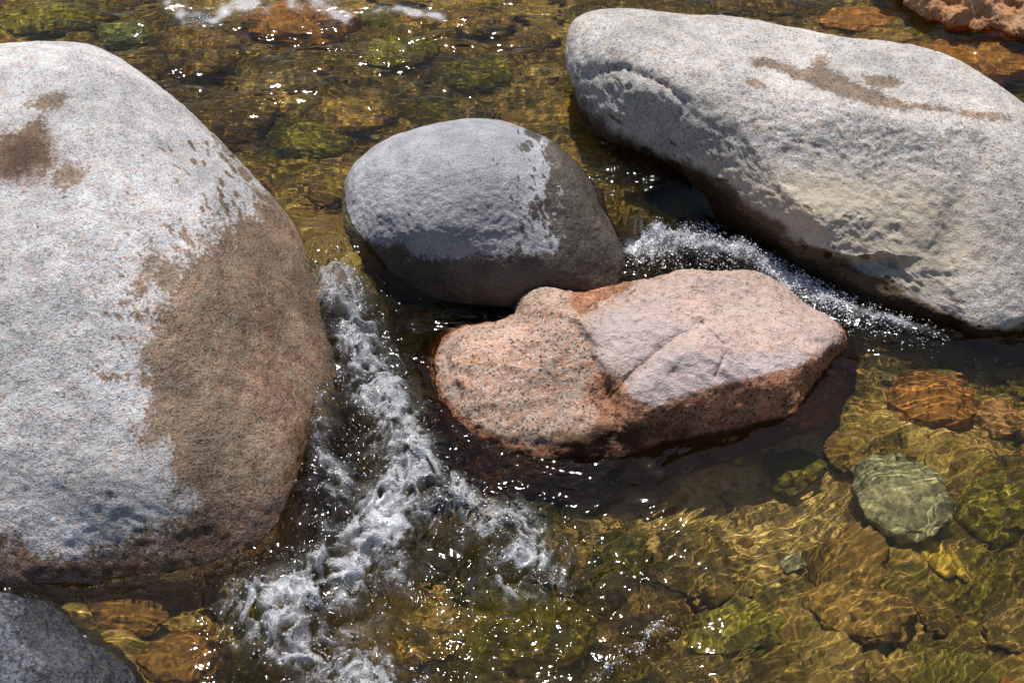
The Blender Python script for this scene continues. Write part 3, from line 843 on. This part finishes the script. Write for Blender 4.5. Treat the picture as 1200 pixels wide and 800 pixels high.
def water_maps(px, py):
    def band(line, w, a=1.0):
        d, s, t = ldist(px, py, line)
        return a * np.exp(-(d / w) ** 2)
    ch = np.maximum.reduce([band(CHUTE, 42), band(ARM_L, 44, 0.95), band(ARM_R, 34, 0.8), band(TONGUE, 13, 0.55) * np.clip(0.7 + 1.6 * noise2(px * 0.05, py * 0.05, 171), 0.2, 1), band(SIDE, 36, 0.55)])
    rough = np.clip(blobs(px, py, [(560, 700, 150, 80, 0.55), (440, 600, 110, 110, 0.5), (660, 680, 110, 60, 0.3), (390, 740, 120, 60, 0.5)]), 0, 0.7)
    d, s_, t = ldist(px, py, FOAMR); fr = np.exp(-(d / np.interp(t, [0, 0.3, 0.7, 1], [17, 16, 12, 5])) ** 2) * np.interp(t, [0, 0.6, 1], [1, 1, 0.35])
    return ch, rough, fr

xs = axis(-2.25, 2.25, 0.0036, 14, 22); ys = axis(-1.55, 2.3, 0.0036, 14, 22)
X, Y, F = grid(xs, ys)
Zb = zw(X, Y)
px, py = to_px(np.stack([X, Y, Zb], -1))
ch, rgh, fr = water_maps(px, py)
d_, s_, t_ = ldist(px, py, [(738, 262), (770, 285), (830, 302), (880, 318)]); fr2 = np.exp(-(d_ / 20) ** 2)
# flow runs to the viewer; ripples are short across it
wx = X + 0.05 * noise2(X * 4, Y * 4, 101); wy = Y + 0.05 * noise2(X * 4, Y * 4, 102)
def crests(ang, fl, fc, seed):
    c, s_ = math.cos(ang), math.sin(ang)
    return noise2((wx * c + wy * s_) * fl, (-wx * s_ + wy * c) * fc, seed)
lr = smooth(600, 800, px) * smooth(430, 520, py)                     # the quiet pool, whose wavelets run across the stream
calm = 0.0085 * noise2(wx * 5.5, wy * 7, 103) + 0.0045 * noise2(wx * 12, wy * 15, 104)
calm = calm + (1 - lr) * (0.0042 * crests(0.12, 8, 26, 105) + 0.0021 * crests(-0.1, 18, 52, 106) + 0.0007 * crests(0.2, 40, 105, 107))
calm = calm + lr * (0.0042 * crests(0.62, 8, 25, 108) + 0.0016 * crests(0.45, 16, 50, 109) + 0.0006 * crests(0.8, 34, 100, 111))
chop = np.clip(0.45 + 0.9 * noise2(X * 1.3, Y * 1.3, 110) + blobs(px, py, [(540, 365, 100, 35, 1.3), (1060, 400, 110, 50, 0.4), (420, 30, 250, 40, 0.6), (720, 200, 40, 60, 0.5), (1080, 60, 90, 40, 0.5),
      (950, 630, 230, 150, -0.1), (600, 552, 100, 22, 0.8)]), 0.4, 2.0)
w2x = X + 0.035 * noise2(X * 9, Y * 9, 121) + 0.012 * noise2(X * 28, Y * 28, 123); w2y = Y + 0.035 * noise2(X * 9, Y * 9, 122) + 0.012 * noise2(X * 28, Y * 28, 124)
def rid(a): return 0.45 - np.abs(a) * 1.6
def lump(f, seed, st=0.85):
    return np.sqrt(np.clip(1 - (cells2(w2x * f, w2y * f * st, seed) / 0.85) ** 2, 0, 1))
L1, L2, L3 = lump(17, 134) - 0.5, lump(38, 135) - 0.5, lump(80, 136) - 0.5
tlow = 0.050 * noise2(w2x * 6, w2y * 5, 131) + 0.034 * rid(noise2(w2x * 12, w2y * 9, 132)) + 0.016 * rid(noise2(w2x * 24, w2y * 19, 133))
turb = tlow + 0.024 * L1 + 0.015 * L2 + 0.007 * L3
amp = np.clip(ch * 1.0 + rgh * 0.42 + fr2 * 0.8 + fr * 0.4, 0, 1.15)
d_, s_, t_ = ldist(px, py, [(392, 300), (392, 380), (380, 470), (368, 550), (352, 620)])
Z = Zb + calm * chop + amp * turb + 0.045 * ch + 0.02 * fr + 0.055 * np.exp(-(d_ / 26) ** 2) * (0.8 + 0.8 * noise2(w2x * 5, w2y * 5, 151))
foam_noise = noise2(w2x * 16, w2y * 14, 141)
foam = np.clip(np.clip(ch * (0.47 + 0.30 * foam_noise + 3.0 * tlow + 0.30 * L1 + 0.40 * L2 + 0.35 * L3), 0, 0.85) + rgh * (0.06 + 0.4 * foam_noise + 2.0 * tlow + 0.5 * L2) + fr * (0.85 + 0.5 * foam_noise + 0.35 * L1 + 0.35 * L2), 0, 1.3)
for ln, w_ in ((TOPF, 12), (TOPG, 12), (TOPH, 7)):
    d, s_, t_ = ldist(px, py, ln)
    foam = np.maximum(foam, (0.8 + 0.6 * foam_noise) * np.exp(-(d / w_) ** 2))
d_, s_, t_ = ldist(px, py, [(735, 225), (748, 255), (768, 288)])
casc = np.exp(-(d_ / 24) ** 2)
Z = Z + casc * (0.010 * noise2(X * 38, Y * 7, 161) + 0.006 * noise2(X * 80, Y * 12, 162))
foam = np.maximum(foam, casc * (0.50 + 1.1 * noise2(X * 60, Y * 7, 163)) * smooth(228, 270, py))
me = new_mesh("stream_water", np.stack([X, Y, Z], -1), F)
add_attr(me, "foam", foam)
water = link("stream_water", me, water_material(), kind="structure")
if MNEE: water.cycles.is_caustics_caster = True
WZ = Z.reshape(len(ys), len(xs))
def water_z(x, y):
    i = np.clip(np.searchsorted(ys, y), 0, len(ys) - 1); j = np.clip(np.searchsorted(xs, x), 0, len(xs) - 1)
    return WZ[i, j]

# ------------------------------------------------------------------ foam bubbles and flying drops
def balls(name, pts, radii, mat, label, cat, sub=1):
    V, F = ico(sub)
    P = (V[None] * radii[:, None, None] + pts[:, None, :]).reshape(-1, 3)
    FF = (F[None] + (np.arange(len(pts)) * len(V))[:, None, None]).reshape(-1, 3)
    return link(name, new_mesh(name, P, FF), mat, label, cat, kind="stuff")

def along(line, n, width):
    line = np.asarray(line, float)
    seg = np.hypot(*np.diff(line, axis=0).T); cum = np.concatenate([[0], np.cumsum(seg)])
    u = RNG.random(n) * cum[-1]
    x = np.interp(u, cum, line[:, 0]); y = np.interp(u, cum, line[:, 1])
    g = RNG.standard_normal((n, 2)) * width
    return x + g[:, 0], y + g[:, 1] * 0.8

def surf(px, py, zguess=0.0):
    P = on_plane(px, py, 0.0)
    for _ in range(3):
        z = zw(P[:, 0], P[:, 1])
        d = ray(px, py); t = (z - CP[2]) / d[:, 2]; P = CP + d * t[:, None]
    P[:, 2] = water_z(P[:, 0], P[:, 1])
    return P

MB, MD = bubble_material(), drop_material()
fl = np.array(FOAMR, float)
def clump(bx, by, keep=0.0, f=0.05, seed=151):
    k = noise2(bx * f, by * f, seed) + 0.5 * noise2(bx * f * 2.7, by * f * 2.7, seed + 1) > keep + 0.25 * RNG.standard_normal(len(bx))
    return bx[k], by[k]
bx, by = along(FOAMR, 15000, 1.0)
tp = np.interp(bx, [740, 800, 950, 1060, 1120], [16, 14, 12, 10, 9])
g = RNG.standard_normal(len(bx)); by = by + g * tp; bx = bx + RNG.standard_normal(len(bx)) * 6
k = RNG.random(len(bx)) < np.interp(bx, [730, 780, 930, 1040, 1110], [0.6, 1, 0.85, 0.28, 0.05]); bx, by = clump(bx[k], by[k], -0.25, 0.045)
P = surf(bx, by); r = 0.0008 + 0.0032 * RNG.random(len(P)) ** 5
P[:, 2] += 0.03 * RNG.random(len(P)) ** 2 * np.interp(bx, [740, 900, 1100], [1.6, 0.9, 0.2])
balls("foam", P, r, MB, "white bubbling foam between the salmon pink rock and the long pale boulder", "foam", 1)
pts, rr = [], []
for ln, n, wd in ((CHUTE, 3000, 30), (ARM_L, 3000, 32), (ARM_R, 1500, 24), (TONGUE, 900, 8), (SIDE, 1000, 26), (TOPF, 900, 7), (TOPG, 700, 7), (TOPH, 300, 5)):
    bx, by = along(ln, n, wd); bx, by = clump(bx, by, 0.15, 0.06, 161); n = len(bx); p = surf(bx, by); r = 0.0009 + 0.0028 * RNG.random(n) ** 4
    p[:, 2] += r * 0.3
    pts.append(p); rr.append(r)
balls("foam", np.concatenate(pts), np.concatenate(rr), MB, "scattered white bubbles along the splashing chute left of the salmon pink rock", "foam", 1)
pts, rr = [], []
for ln, n, wd in ((CHUTE, 500, 34), (ARM_L, 300, 34), (ARM_R, 200, 26), (FOAMR[:4], 120, 12)):
    bx, by = along(ln, n, wd); p = surf(bx, by); r = 0.0012 + 0.004 * RNG.random(n) ** 4
    p[:, 2] += 0.004 + 0.07 * RNG.random(n) ** 3
    pts.append(p); rr.append(r)
balls("spray", np.concatenate(pts), np.concatenate(rr), MD, "clear water drops thrown up over the splashing chute", "spray", 2)
pts, rr = [], []
for ln, n, wd in (([(30, 652), (110, 672), (200, 682), (310, 684)], 260, 2.5), ([(520, 560), (600, 556), (700, 530), (760, 512)], 160, 4), ([(440, 352), (500, 372), (570, 374), (610, 360)], 160, 5),
                  ([(372, 250), (392, 300), (398, 340)], 160, 7), ([(690, 140), (715, 190), (738, 220)], 110, 6)):
    bx, by = along(ln, n, wd); p = surf(bx, by); r = 0.001 + 0.003 * RNG.random(n) ** 3
    pts.append(p); rr.append(r)
balls("bubbles", np.concatenate(pts), np.concatenate(rr), MD, "bright bubbles caught along the waterlines of the boulders", "bubbles", 2)
# loose bubbles drifting on the calmer water
bx = np.concatenate([RNG.uniform(0, 700, 150), RNG.uniform(1000, 1200, 70), RNG.uniform(880, 1200, 25)])
by = np.concatenate([RNG.uniform(0, 190, 150), RNG.uniform(420, 520, 70), RNG.uniform(650, 800, 25)])
p = surf(bx, by); r = 0.0015 + 0.003 * RNG.random(len(p)) ** 3
balls("bubbles", p, r, MD, "single bubbles drifting on the calm water", "bubbles", 2)
